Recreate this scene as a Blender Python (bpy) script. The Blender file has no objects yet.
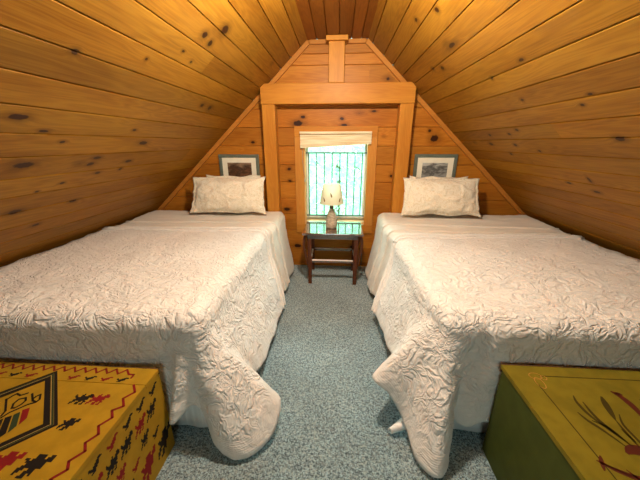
import bpy, bmesh, math, random
from mathutils import Vector, Matrix, noise
C = bpy.context.scene.collection
PI = math.pi
XC = 0.012                       # room axis
WY = 3.40                        # far gable wall
BY = -1.60                       # wall behind the camera
ZC, XF, K = 2.508, 0.308, 1.075  # flat ceiling height, its half width, roof run per rise

# ------------------------------------------------------------------ helpers
def link(name, me, parent=None):
    o = bpy.data.objects.new(name, me); C.objects.link(o)
    if parent: o.parent = parent
    return o
def tag(o, label=None, cat=None, group=None, kind=None):
    if label: o['label'] = label
    if cat: o['category'] = cat
    if group: o['group'] = group
    if kind: o['kind'] = kind
    return o
def thing(name, label, cat, loc=(0, 0, 0), group=None):
    o = bpy.data.objects.new(name, None); C.objects.link(o); o.location = loc
    o.empty_display_size = .05
    return tag(o, label, cat, group)
def obj(name, bm, mats, parent=None, smooth=False, loc=None):
    me = bpy.data.meshes.new(name); bm.normal_update(); bm.to_mesh(me); bm.free()
    for m in (mats if isinstance(mats, (list, tuple)) else [mats]): me.materials.append(m)
    if smooth:
        for p in me.polygons: p.use_smooth = True
    o = link(name, me, parent)
    if loc: o.location = loc
    return o
def BM(): return bmesh.new()
def bev(o, w=.004, seg=2, ang=35):
    m = o.modifiers.new('bevel', 'BEVEL'); m.width = w; m.segments = seg
    m.limit_method = 'ANGLE'; m.angle_limit = math.radians(ang); return o
def box(bm, x0, x1, y0, y1, z0, z1, mi=0, M=None):
    vs = [bm.verts.new(Vector(p) if M is None else M @ Vector(p)) for p in
          ((x0,y0,z0),(x1,y0,z0),(x1,y1,z0),(x0,y1,z0),(x0,y0,z1),(x1,y0,z1),(x1,y1,z1),(x0,y1,z1))]
    for f in ((0,3,2,1),(4,5,6,7),(0,1,5,4),(1,2,6,5),(2,3,7,6),(3,0,4,7)):
        bm.faces.new([vs[i] for i in f]).material_index = mi
    return vs
def prism(bm, pts, M, d, mi=0):
    """outline pts (2-D) carried by matrix M, thickness d along M's z"""
    a = [bm.verts.new(M @ Vector((p[0], p[1], 0))) for p in pts]
    b = [bm.verts.new(M @ Vector((p[0], p[1], d))) for p in pts]
    n = len(pts)
    bm.faces.new(b).material_index = mi; bm.faces.new(a[::-1]).material_index = mi
    for i in range(n):
        bm.faces.new((a[i], a[(i+1) % n], b[(i+1) % n], b[i])).material_index = mi
def tube(bm, pts, r, n=8, mi=0):
    pts = [Vector(p) for p in pts]; rings = []
    for i, p in enumerate(pts):
        t = (pts[min(i+1, len(pts)-1)] - pts[max(i-1, 0)]).normalized()
        up = Vector((0, 0, 1)) if abs(t.z) < .9 else Vector((1, 0, 0))
        a = t.cross(up).normalized(); b = t.cross(a)
        rr = r[i] if isinstance(r, (list, tuple)) else r
        rings.append([bm.verts.new(p + (a*math.cos(2*PI*k/n) + b*math.sin(2*PI*k/n))*rr) for k in range(n)])
    for i in range(len(rings)-1):
        for k in range(n):
            bm.faces.new((rings[i][k], rings[i][(k+1) % n], rings[i+1][(k+1) % n], rings[i+1][k])).material_index = mi
    bm.faces.new(rings[0][::-1]); bm.faces.new(rings[-1])
def lathe(bm, prof, n=32, mi=0, caps=True):
    rings = [[bm.verts.new((r*math.cos(2*PI*k/n), r*math.sin(2*PI*k/n), z)) for k in range(n)] for r, z in prof]
    for i in range(len(rings)-1):
        for k in range(n):
            bm.faces.new((rings[i][k], rings[i][(k+1) % n], rings[i+1][(k+1) % n], rings[i+1][k])).material_index = mi
    if caps: bm.faces.new(rings[0][::-1]); bm.faces.new(rings[-1])
def catmull(keys, n):
    out = []; N = len(keys)
    for i in range(N-1):
        p0 = keys[max(i-1, 0)]; p1 = keys[i]; p2 = keys[i+1]; p3 = keys[min(i+2, N-1)]
        for j in range(n):
            t = j/n; r = []
            for a, b, c, d in zip(p0, p1, p2, p3):
                r.append(.5*(2*b + (c-a)*t + (2*a-5*b+4*c-d)*t*t + (3*b-a-3*c+d)*t**3))
            out.append(tuple(r))
    out.append(tuple(keys[-1])); return out

# ------------------------------------------------------------------ materials
def mat(name):
    m = bpy.data.materials.new(name); m.use_nodes = True
    nt = m.node_tree; nt.nodes.clear()
    out = nt.nodes.new('ShaderNodeOutputMaterial'); b = nt.nodes.new('ShaderNodeBsdfPrincipled')
    nt.links.new(b.outputs[0], out.inputs[0])
    return m, nt, b
class G:
    """tiny node-graph writer"""
    def __init__(s, nt): s.nt = nt
    def n(s, t, **k):
        x = s.nt.nodes.new(t)
        for a, v in k.items(): setattr(x, a, v)
        return x
    def put(s, x, i, v):
        if hasattr(v, 'links') or isinstance(v, bpy.types.NodeSocket): s.nt.links.new(v, x.inputs[i])
        else: x.inputs[i].default_value = v
    def m(s, op, a, b=0., c=None, clamp=False):
        x = s.n('ShaderNodeMath', operation=op, use_clamp=clamp); s.put(x, 0, a); s.put(x, 1, b)
        if c is not None: s.put(x, 2, c)
        return x.outputs[0]
    def v(s, op, a, b=(0, 0, 0)):
        x = s.n('ShaderNodeVectorMath', operation=op); s.put(x, 0, a); s.put(x, 1, b)
        return x.outputs['Value'] if op in ('LENGTH', 'DISTANCE') else x.outputs[0]
    def noise(s, vec, scale, detail=3, rough=.5, dist=0, col=False):
        x = s.n('ShaderNodeTexNoise'); s.put(x, 'Vector', vec); x.inputs['Scale'].default_value = scale
        x.inputs['Detail'].default_value = detail; x.inputs['Roughness'].default_value = rough
        x.inputs['Distortion'].default_value = dist
        return x.outputs[1 if col else 0]
    def ss(s, v, a, b, lo=0., hi=1.):
        x = s.n('ShaderNodeMapRange', interpolation_type='SMOOTHSTEP'); s.put(x, 0, v)
        for i, q in enumerate((a, b, lo, hi)): s.put(x, i+1, q)
        return x.outputs[0]
    def mix(s, f, a, b, blend='MIX'):
        x = s.n('ShaderNodeMix', data_type='RGBA', blend_type=blend); s.put(x, 0, f)
        s.put(x, 6, a if not isinstance(a, tuple) else (*a, 1)[:4]); s.put(x, 7, b if not isinstance(b, tuple) else (*b, 1)[:4])
        return x.outputs[2]
    def bump(s, h, dist=.01, st=1., nrm=None):
        x = s.n('ShaderNodeBump'); x.inputs['Strength'].default_value = st; x.inputs['Distance'].default_value = dist
        s.put(x, 'Height', h)
        if nrm is not None: s.put(x, 'Normal', nrm)
        return x.outputs[0]
    def xyz(s, a, b, c):
        x = s.n('ShaderNodeCombineXYZ'); s.put(x, 0, a); s.put(x, 1, b); s.put(x, 2, c); return x.outputs[0]
    def sep(s, v):
        x = s.n('ShaderNodeSeparateXYZ'); s.put(x, 0, v); return x.outputs
def plain(name, col, rough=.5, metal=0., bumpsc=0, bumpd=.002, spec=.5, var=0.):
    m, nt, b = mat(name); g = G(nt)
    b.inputs['Roughness'].default_value = rough; b.inputs['Metallic'].default_value = metal
    b.inputs['Specular IOR Level'].default_value = spec
    tc = g.n('ShaderNodeTexCoord').outputs['Object']
    nz = g.noise(tc, 14, 4)
    k = g.ss(nz, .3, .7, 1-max(var, .04), 1+max(var, .04))
    g.put(b, 'Base Color', g.v('MULTIPLY', (*col,), g.xyz(k, k, k)))
    if bumpsc: g.put(b, 'Normal', g.bump(g.noise(tc, bumpsc, 3), bumpd, .6))
    return m
def wood(name, light, dark, knotcol=(.035, .010, .003), knots=(), use_uv=True, axis='X', rough=.42,
         kd=.80, vary=.30, grain=1., tone=1., spec=.16):
    """knotty pine; with UV: u along the board (m), v across, attribute rnd per board"""
    m, nt, b = mat(name); g = G(nt)
    if use_uv:
        uv = g.n('ShaderNodeUVMap', uv_map='UVMap').outputs[0]
        rnd = g.n('ShaderNodeAttribute', attribute_name='rnd').outputs['Fac']
        s = g.sep(uv); u, v = s[0], s[1]; w = g.m('MULTIPLY', rnd, 37.)
    else:
        tc = g.n('ShaderNodeTexCoord').outputs['Object']; s = g.sep(tc)
        ax = {'X': (0, 1, 2), 'Y': (1, 0, 2), 'Z': (2, 0, 1)}[axis]
        u, v, w = s[ax[0]], s[ax[1]], s[ax[2]]
        rnd = .5
        v = g.m('ADD', v, g.m('MULTIPLY', w, .73))
    # knots
    vor = g.n('ShaderNodeTexVoronoi'); g.put(vor, 'Vector', g.xyz(g.m('MULTIPLY', u, 3.6), g.m('MULTIPLY', v, 6.5), w)); vor.inputs['Scale'].default_value = 1.
    cs = g.sep(vor.outputs['Color'])
    on = g.m('GREATER_THAN', cs[0], kd)
    size = g.m('MULTIPLY_ADD', cs[1], .07, .05)
    dd = g.m('DIVIDE', vor.outputs['Distance'], size)         # 1 at the rim of the knot
    dk = g.m('ADD', dd, g.m('MULTIPLY', g.m('SUBTRACT', 1., on), 50.))
    nz = g.noise(g.xyz(u, v, w), 30, 2)
    for ku, kv, ra, rb in knots:
        q = g.v('LENGTH', g.v('MULTIPLY', g.v('SUBTRACT', g.xyz(u, v, 0.), (ku, kv, 0)), (1/ra, 1/rb, 0)))
        dk = g.m('SMOOTH_MIN', dk, q, .3)
    dk = g.m('ADD', dk, g.m('MULTIPLY', g.m('SUBTRACT', nz, .5), .9))
    # grain, bent around the knots
    bend = g.m('MULTIPLY', g.ss(dk, 4.5, .6), .022)
    v2 = g.m('ADD', v, bend)
    big = g.noise(g.xyz(g.m('MULTIPLY', u, .75), g.m('MULTIPLY', v2, 7.), w), 1., 3, .5, .3)
    rings = g.m('MULTIPLY_ADD', g.m('SINE', g.m('MULTIPLY', big, 95.)), .5, .5)
    fine = g.noise(g.xyz(g.m('MULTIPLY', u, 3.), g.m('MULTIPLY', v2, 170.), w), 1., 4, .6, .2)
    tonal = g.noise(g.xyz(g.m('MULTIPLY', u, 1.1), g.m('MULTIPLY', v, 5.), g.m('ADD', w, 9.)), 1., 3, .55)
    f = g.m('ADD', g.m('MULTIPLY', rings, .30*grain), g.m('MULTIPLY', g.ss(fine, .35, .7), .28*grain))
    f = g.m('ADD', f, g.m('MULTIPLY', g.ss(tonal, .35, .7), .42), clamp=True)
    col = g.mix(f, light, dark)
    if use_uv:
        k = g.m('MULTIPLY_ADD', g.m('FRACT', g.m('MULTIPLY', rnd, 7.31)), vary, tone-vary*.5)
        k2 = g.m('MULTIPLY_ADD', g.m('FRACT', g.m('MULTIPLY', rnd, 13.7)), vary*.24, tone-vary*.12)
        col = g.mix(1., col, g.xyz(k, g.m('MULTIPLY', k, k2), g.m('MULTIPLY', k, k2)), 'MULTIPLY')
    halo = g.ss(dk, 3.2, .9, 0., .55)
    col = g.mix(halo, col, tuple(c*.45 for c in dark))
    col = g.mix(g.ss(dk, 1.25, .85), col, knotcol)
    g.put(b, 'Base Color', col)
    b.inputs['Roughness'].default_value = rough; b.inputs['Specular IOR Level'].default_value = spec
    g.put(b, 'Normal', g.bump(g.m('ADD', g.m('MULTIPLY', fine, .5), g.m('MULTIPLY', g.ss(dk, 1.4, .8), -.6)), .0012, .5))
    return m

# knots seen in the photo: (distance along the board y, distance down the slope, half sizes)
KL = [(s, t, a, b) for t, s, a, b in [
    (.962,1.24,.014,.012),(1.314,1.18,.034,.014),(.872,1.60,.009,.008),(.600,1.88,.022,.018),(.618,1.98,.02,.018),
    (.50,2.02,.03,.026),(.775,1.94,.010,.008),(.742,1.81,.012,.007),(1.04,2.45,.02,.014),(1.045,2.60,.024,.018),
    (1.611,1.33,.042,.018),(1.645,1.74,.026,.013),(1.590,1.76,.026,.011),(1.455,1.45,.014,.008),(1.386,1.32,.02,.008),
    (1.646,2.08,.03,.012),(1.345,1.90,.016,.008),(1.462,2.09,.04,.016),(1.729,2.06,.014,.010),(1.74,1.86,.02,.010),
    (2.001,1.45,.032,.018),(2.017,1.83,.026,.012),(2.2,1.66,.02,.012),(1.797,1.63,.014,.008),(1.842,1.50,.010,.006)]]
KR = [(s, t, a, b) for t, s, a, b in [
    (1.436,1.51,.022,.014),(1.209,1.57,.012,.007),(.877,1.72,.018,.008),(.905,2.05,.012,.010),(1.539,2.17,.012,.008),
    (1.335,2.23,.014,.010),(1.483,2.40,.018,.012),(1.368,2.36,.014,.010),(1.368,2.65,.018,.012),(1.589,2.57,.016,.010),
    (1.786,1.92,.010,.022),(1.90,1.94,.022,.010),(1.855,2.14,.018,.009),(1.106,1.94,.012,.008),(.385,2.04,.018,.014),
    (.312,2.32,.018,.010),(.594,2.17,.045,.012),(.638,2.65,.02,.014),(.675,2.50,.02,.014),(1.157,1.49,.012,.006)]]
KG = [(-.355,1.785,.022,.014),(.076,1.765,.020,.014),(-.412,1.72,.045,.026),(-.531,1.224,.020,.014),(-.524,1.085,.018,.012),
      (-.575,.744,.034,.018),(1.038,1.64,.016,.014),(1.10,1.56,.040,.034),(.24,.266,.026,.02),(-.449,.27,.04,.022),
      (.421,1.84,.024,.01),(.10,1.70,.03,.012),(-.24,.24,.02,.014),(.66,1.15,.016,.012),(-.94,1.52,.02,.012)]
LT, DK = (.335, .154, .015), (.175, .065, .005)
M_left = wood('knotty_pine_left', LT, DK, knots=KL, kd=.94)
M_right = wood('knotty_pine_right', LT, DK, knots=KR, kd=.94)
M_gable = wood('knotty_pine_gable', (.47, .178, .020), (.29, .085, .007), knots=KG, kd=.90)
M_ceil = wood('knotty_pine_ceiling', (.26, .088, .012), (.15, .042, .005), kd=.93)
M_back = wood('knotty_pine_back', LT, DK)
LB, DB = (.56, .235, .032), (.38, .125, .014)
M_beamx = wood('beam_pine_x', LB, DB, use_uv=False, axis='X', kd=.86, grain=.7)
M_beamz = wood('beam_pine_z', LB, DB, use_uv=False, axis='Z', kd=.86, grain=.7)
M_trimy = wood('trim_pine', (.50, .20, .035), (.36, .12, .016), use_uv=False, axis='X', kd=.97, grain=.7)
M_case = wood('casing_pine', (.58, .26, .05), (.44, .16, .025), use_uv=False, axis='Z', kd=.95, grain=.7)
M_table = wood('walnut_stain', (.14, .05, .024), (.07, .022, .010), use_uv=False, axis='X', kd=1.1, rough=.10, spec=.8)
_b = M_table.node_tree.nodes['Principled BSDF']; _b.inputs['Coat Weight'].default_value = 1.; _b.inputs['Coat Roughness'].default_value = .04; _b.inputs['Coat IOR'].default_value = 2.3
M_tleg = wood('walnut_stain_legs', (.12, .042, .020), (.06, .019, .009), use_uv=False, axis='Z', kd=1.1, rough=.22)

# ------------------------------------------------------------------ the room
def boards(bm, uvl, rl, O, U, V, N, rows, umin, umax, rng, joints=None, holes=None, g=.005, dep=.010, thick=.03, first=.0):
    """rows: v seams; every board is a solid strip with a V groove on its long edges"""
    for i in range(len(rows)-1):
        v0, v1 = rows[i], rows[i+1]
        cuts = list(joints.get(i, [])) if joints else []
        def span(v):
            return umin(v) if callable(umin) else umin, umax(v) if callable(umax) else umax
        segs = [(None, None)]
        pts = [None] + sorted(cuts) + [None]
        segs = [(pts[k], pts[k+1], False) for k in range(len(pts)-1)]
        if holes:
            for hu0, hu1, hv0, hv1 in holes:
                if v0 > hv0-1e-6 and v1 < hv1+1e-6:
                    segs = [(None, hu0, False), (hu1, None, False)]
        for a, b, _ in segs:
            r = rng.random(); vo = 0
            prof = [(v0, -dep), (v0+g, 0), (v1-g, 0), (v1, -dep), (v1, -thick), (v0, -thick)]
            A, B = [], []
            for v, d in prof:
                lo, hi = span(v)
                ua = lo if a is None else a+.0002; ub = hi if b is None else b-.0002
                A.append((ua, v, d)); B.append((ub, v, d))
            P = lambda q: O + U*q[0] + V*q[1] + N*q[2]
            va = [bm.verts.new(P(q)) for q in A]; vb = [bm.verts.new(P(q)) for q in B]
            fs = []; n = len(prof)
            for k in range(n):
                k2 = (k+1) % n
                f = bm.faces.new((va[k], vb[k], vb[k2], va[k2])); fs.append((f, (A[k], B[k], B[k2], A[k2])))
            f = bm.faces.new(va[::-1]); fs.append((f, A[::-1])); f = bm.faces.new(vb); fs.append((f, B))
            for f, qs in fs:
                f[rl] = r
                for l, q in zip(f.loops, qs): l[uvl].uv = (q[0], q[1])
def board_obj(name, m, **k):
    bm = BM(); uvl = bm.loops.layers.uv.new('UVMap'); rl = bm.faces.layers.float.new('rnd')
    boards(bm, uvl, rl, **k)
    bmesh.ops.recalc_face_normals(bm, faces=bm.faces)
    o = obj(name, bm, m); o['kind'] = 'structure'; return o
V3 = Vector
sl = math.hypot(K, 1.)
dn = lambda s: V3((s*K/sl, 0, -1/sl))           # down the slope
ni = lambda s: V3((-s/sl, 0, -K/sl))            # into the room
smax = 2.30*sl                                  # to z = .2
rowsL = [-.03, .095, .24, .38, .525, .665, .812, .96, 1.106, 1.255, 1.406, 1.555, 1.71, 1.86, 2.01, 2.16, 2.31, 2.46, 2.61, 2.76, 2.91, 3.06, 3.21, smax]
rowsR = [-.03, .062, .224, .357, .5, .637, .77, .902, 1.031, 1.170, 1.305, 1.427, 1.57, 1.70, 1.83, 1.965, 2.10, 2.24, 2.38, 2.52, 2.66, 2.80, 2.94, 3.08, smax]
rowsL = [r for r in rowsL if r < smax-.03] + [smax]
rowsR = [r for r in rowsR if r < smax-.03] + [smax]
board_obj('ceiling_left', M_left, O=V3((XC-XF, 0, ZC)), U=V3((0, 1, 0)), V=dn(-1), N=ni(-1), rows=rowsL,
          umin=BY, umax=WY, rng=random.Random(4), joints={0: [.9], 3: [2.62], 5: [2.12], 8: [.4], 6: [.2], 11: [2.9], 13: [.6]})
board_obj('ceiling_right', M_right, O=V3((XC+XF, 0, ZC)), U=V3((0, 1, 0)), V=dn(1), N=ni(1), rows=rowsR,
          umin=BY, umax=WY, rng=random.Random(11), joints={2: [1.0], 10: [1.87], 12: [2.36], 5: [.5], 7: [2.9], 15: [1.2]})
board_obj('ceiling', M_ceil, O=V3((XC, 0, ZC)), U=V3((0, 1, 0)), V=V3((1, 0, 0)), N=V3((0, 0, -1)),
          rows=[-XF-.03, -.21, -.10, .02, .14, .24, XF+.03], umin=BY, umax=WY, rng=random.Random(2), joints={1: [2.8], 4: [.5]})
for nm, s in (('roof_left', -1), ('roof_right', 1)):
    bm = BM(); a = V3((XC+s*XF, 0, ZC)) - ni(s)*.034 - dn(s)*.05; b_ = a + dn(s)*(smax+.06); q = -ni(s)*.03
    vs = [bm.verts.new(p + V3((0, y, 0))) for y in (BY-.03, WY+.03) for p in (a, b_, b_+q, a+q)]
    for f in ((0,1,2,3),(7,6,5,4),(0,4,5,1),(1,5,6,2),(2,6,7,3),(3,7,4,0)): bm.faces.new([vs[i] for i in f])
    bmesh.ops.recalc_face_normals(bm, faces=bm.faces); o = obj(nm, bm, M_trimy); o['kind'] = 'structure'
bm = BM(); box(bm, XC-XF-.12, XC+XF+.12, BY-.03, WY+.03, ZC+.034, ZC+.08); o = obj('roof_ridge', bm, M_trimy); o['kind'] = 'structure'
half = lambda z: XF + (ZC-z)*K + .012
gz = [-.02, .036, .246, .474, .688, .88, 1.078, 1.276, 1.48, 1.678, 1.869, 2.08, 2.284, 2.387, ZC+.004]
WX0, WX1, WZ0, WZ1 = -.355, .395, .474, 1.678      # hole in the boards (casing covers its rim)
board_obj('wall_far', M_gable, O=V3((0, WY, 0)), U=V3((1, 0, 0)), V=V3((0, 0, 1)), N=V3((0, -1, 0)), rows=gz,
          umin=lambda z: XC-half(max(z, .2)), umax=lambda z: XC+half(max(z, .2)), rng=random.Random(7),
          holes=[(WX0, WX1, WZ0-.001, WZ1+.001)], joints={6: [-.9], 11: [.35]})
board_obj('wall_back', M_back, O=V3((0, BY, 0)), U=V3((1, 0, 0)), V=V3((0, 0, 1)), N=V3((0, 1, 0)), rows=gz,
          umin=lambda z: XC-half(max(z, .2)), umax=lambda z: XC+half(max(z, .2)), rng=random.Random(8),
          holes=[(-.36, .41, .879, 1.87)])
for nm, s in (('wall_left', -1), ('wall_right', 1)):
    bm = BM(); x = XC + s*(XF+2.308*K)
    box(bm, min(x, x+s*.03), max(x, x+s*.03), BY, WY, -.02, .21); o = obj(nm, bm, M_trimy); o['kind'] = 'structure'

# carpet
m, nt, b = mat('carpet'); g = G(nt)
tc = g.n('ShaderNodeTexCoord').outputs['Object']
n1 = g.noise(tc, 150, 2, .7); n2 = g.noise(tc, 70, 3, .6); n3 = g.noise(tc, 2.2, 3, .5)
f = g.ss(g.m('ADD', g.m('MULTIPLY', n1, .6), g.m('MULTIPLY', n2, .4)), .40, .60)
col = g.mix(f, (.045, .085, .105), (.44, .63, .70))
vo = g.n('ShaderNodeTexVoronoi'); g.put(vo, 'Vector', tc); vo.inputs['Scale'].default_value = 120
cc = g.sep(vo.outputs['Color'])
col = g.mix(g.m('MULTIPLY', g.m('GREATER_THAN', cc[0], .72), .55), col, (.44, .54, .54))
col = g.mix(g.m('MULTIPLY', g.m('GREATER_THAN', cc[1], .80), .5), col, (.035, .055, .07))
col = g.mix(1., col, g.xyz(*(g.ss(n3, .3, .7, .86, 1.12),)*3), 'MULTIPLY')
g.put(b, 'Base Color', col); b.inputs['Roughness'].default_value = .95
b.inputs['Sheen Weight'].default_value = .3; b.inputs['Sheen Roughness'].default_value = .4
g.put(b, 'Normal', g.bump(f, .006, .8)); M_carpet = m
bm = BM(); xx = XC+XF+2.308*K
box(bm, XC-(xx-XC), xx, BY, WY, -.06, 0.); o = obj('floor', bm, M_carpet); o['kind'] = 'structure'

# edge trim of the gable
def slab(name, pts, y0, y1, m, kind='structure'):
    bm = BM(); prism(bm, [(p[0], p[1]) for p in pts], Matrix(((1,0,0,0),(0,0,-1,y1),(0,1,0,0),(0,0,0,1))), y1-y0)
    bmesh.ops.recalc_face_normals(bm, faces=bm.faces)
    o = obj(name, bm, m); o['kind'] = kind; bev(o, .003); return o
tw = .045
for i, s in enumerate((-1, 1)):
    d = dn(s); n = ni(s); P0 = V3((XC+s*XF, 0, ZC)) + n*.0005
    A = P0; B = P0 + d*3.1
    bm = BM(); pts = [A, B, B + n*tw, A + n*tw*1.0 - d*0 + d*(tw*.38)]
    slab('trim_%d' % (i+1), [(p.x, p.z) for p in pts], WY-.03, WY-.0005, M_trimy)
slab('trim_3', [(XC-XF+.02, ZC-.001), (XC-.072, ZC-.001), (XC-.072, ZC-.04), (XC-XF+.025, ZC-.04)], WY-.028, WY-.0005, M_trimy)
slab('trim_4', [(XC+.09, ZC-.001), (XC+XF-.02, ZC-.001), (XC+XF-.025, ZC-.04), (XC+.09, ZC-.04)], WY-.028, WY-.0005, M_trimy)

# timber frame round the window
bf = WY-.14
def sbox(name, x0, x1, y0, y1, z0, z1, m, label=None, cat=None, bw=.006):
    bm = BM(); cx, cy, cz = (x0+x1)/2, (y0+y1)/2, (z0+z1)/2
    box(bm, x0-cx, x1-cx, y0-cy, y1-cy, z0-cz, z1-cz); o = obj(name, bm, m, loc=(cx, cy, cz)); bev(o, bw)
    if label: tag(o, label, cat)
    return o
o = sbox('timber_beam', -.786, .816, bf, WY-.001, 1.900, 2.095, M_beamx, 'long horizontal pine timber beam spanning above the window', 'beam')
for x0, x1, zz in ((-.780, -.640, 'left'), (.672, .812, 'right')):
    sbox('timber_post', x0, x1, bf+.004, WY-.001, .001, 1.899, M_beamz,
         'square pine timber post under the beam, %s of the window' % zz, 'post')
sbox('king_post', -.072, .088, bf+.01, WY-.001, 2.096, 2.462, M_beamz, 'short upright pine post between the beam and the ceiling', 'post')
sbox('cap_block', -.100, .118, bf-.012, WY-.001, 2.463, 2.506, M_beamx, 'small flat pine block capping the short post at the ceiling', 'block')

# window
win = thing('window_1', None, None, (0, WY, 0)); win['kind'] = 'structure'
def wpart(name, boxes, m, parent=win, bw=.004):
    bm = BM()
    for a in boxes: box(bm, a[0], a[1], a[2]-WY, a[3]-WY, a[4], a[5])
    o = obj(name, bm, m, parent); bev(o, bw); return o
cy = WY-.024
wpart('casing', [(-.455, -.350, cy, WY-.001, .5605, 1.575), (.372, .475, cy, WY-.001, .5605, 1.575)], M_case)
wpart('casing', [(-.455, .475, cy, WY-.001, 1.576, 1.69)], M_beamx)
wpart('casing', [(-.455, .475, cy, WY-.001, .455, .560)], M_beamx)
M_jamb = wood('jamb_pine', (.72, .46, .20), (.62, .34, .12), use_uv=False, axis='Z', kd=1.1, grain=.5)
wpart('jamb', [(-.375, -.335, WY+.001, WY+.16, .50, 1.65), (.372, .412, WY+.001, WY+.16, .50, 1.65)], M_jamb)
wpart('jamb', [(-.374, .411, WY+.001, WY+.16, 1.60, 1.66)], M_jamb)
M_white = plain('white_paint', (.80, .82, .78), .35)
wpart('window_sill', [(-.334, .371, WY-.035, WY+.16, .570, .598)], M_jamb)
wpart('sash', [(-.334, -.312, WY+.105, WY+.14, .60, 1.60), (.349, .371, WY+.105, WY+.14, .60, 1.60),
               (-.312, .349, WY+.105, WY+.14, .60, .635), (-.312, .349, WY+.105, WY+.14, 1.565, 1.60)], M_white)
m, nt, b = mat('window_glass'); nt.nodes.remove(b)
out = nt.nodes['Material Output']; tr = nt.nodes.new('ShaderNodeBsdfTransparent'); gl = nt.nodes.new('ShaderNodeBsdfGlossy')
fr = nt.nodes.new('ShaderNodeFresnel'); fr.inputs[0].default_value = 1.45; mx = nt.nodes.new('ShaderNodeMixShader')
tr.inputs[0].default_value = (.92, 1., .95, 1); gl.inputs['Roughness'].default_value = .02
nt.links.new(fr.outputs[0], mx.inputs[0]); nt.links.new(tr.outputs[0], mx.inputs[1]); nt.links.new(gl.outputs[0], mx.inputs[2]); nt.links.new(mx.outputs[0], out.inputs[0])
M_glass = m
bm = BM(); box(bm, -.311, .348, .120, .124, .636, 1.564); obj('pane', bm, M_glass, win)
M_guard = plain('dark_green_metal', (.09, .16, .13), .4, .2)
t = thing('window_guard', 'dark green metal guard of upright bars fixed across the window', 'guard', (.018, WY+.045, 0))
for z in (1.405, .662):
    bm = BM(); box(bm, -.352, .353, -.009, .009, z-.009, z+.009); bev(obj('rail', bm, M_guard, t), .003)
for x in (-.300, -.210, -.118, -.026, .064, .150, .238, .322):
    bm = BM(); tube(bm, [(x-.018, 0, .653), (x-.018, 0, 1.414)], .0068, 8); obj('bar', bm, M_guard, t, True)

# roman / pleated blind pulled up
m, nt, b = mat('woven_blind'); g = G(nt); tc = g.n('ShaderNodeTexCoord').outputs['Object']
w1 = g.noise(g.v('MULTIPLY', tc, (3., 3., 90.)), 1., 4)
g.put(b, 'Base Color', g.mix(g.ss(w1, .35, .65), (.66, .52, .30), (.86, .76, .54))); b.inputs['Roughness'].default_value = .7
g.put(b, 'Normal', g.bump(w1, .003, .5)); b.inputs['Transmission Weight'].default_value = 0; M_blind = m
t = thing('window_blind', 'cream woven blind pulled up in a slightly tilted stack over the window', 'blind', (.007, WY-.03, 1.63))
bm = BM(); box(bm, -.398, .400, -.034, .004, -.022, .003); bev(obj('headrail', bm, M_blind, t), .004)
bm = BM()
for k in range(6):
    zl = -.030 - k*.0235; zr = -.028 - k*.0165
    y0 = -.040 + (k % 2)*.006
    pts = [(-.392, y0, zl), (.398, y0, zr), (.398, y0, zr-.0175), (-.392, y0, zl-.025)]
    a = [bm.verts.new(p) for p in pts]; bb = [bm.verts.new((p[0], .002, p[2])) for p in pts]
    bm.faces.new(a); bm.faces.new(bb[::-1])
    for i in range(4): bm.faces.new((a[i], bb[i], bb[(i+1) % 4], a[(i+1) % 4]))
bmesh.ops.recalc_face_normals(bm, faces=bm.faces)
bev(obj('blind_stack', bm, M_blind, t), .003)
bm = BM(); tube(bm, [(-.372, -.020, -.15), (-.370, -.024, -.30), (-.352, -.026, -.47), (-.345, -.02, -.50)], .0028, 6); obj('pull_cord', bm, plain('cord_grey', (.30, .28, .22), .6), t, True)
bm = BM(); tube(bm, [(-.345, -.02, -.50), (-.344, -.02, -.545)], [.006, .009], 8); obj('cord_tassel', bm, plain('tassel', (.55, .45, .30), .5), t, True)

# back window (daylight source behind the camera)
wb = thing('window_2', None, None, (0, BY, 0)); wb['kind'] = 'structure'
bm = BM()
for x0, x1 in ((-.45, -.359), (.409, .50)): box(bm, x0, x1, .001, .026, .80, 1.95)
box(bm, -.3585, .4085, .001, .026, 1.86, 1.95); box(bm, -.3585, .4085, .001, .026, .80, .89)
obj('casing', bm, M_beamx, wb)
bm = BM()
for x in (-.36, .38): box(bm, x, x+.03, -.10, -.07, .881, 1.868)
box(bm, -.3295, .3795, -.10, -.07, 1.36, 1.39)
obj('sash', bm, M_white, wb)
bm = BM(); box(bm, -.3295, .3795, -.088, -.084, .882, 1.359); obj('pane', bm, M_glass, wb)

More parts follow.
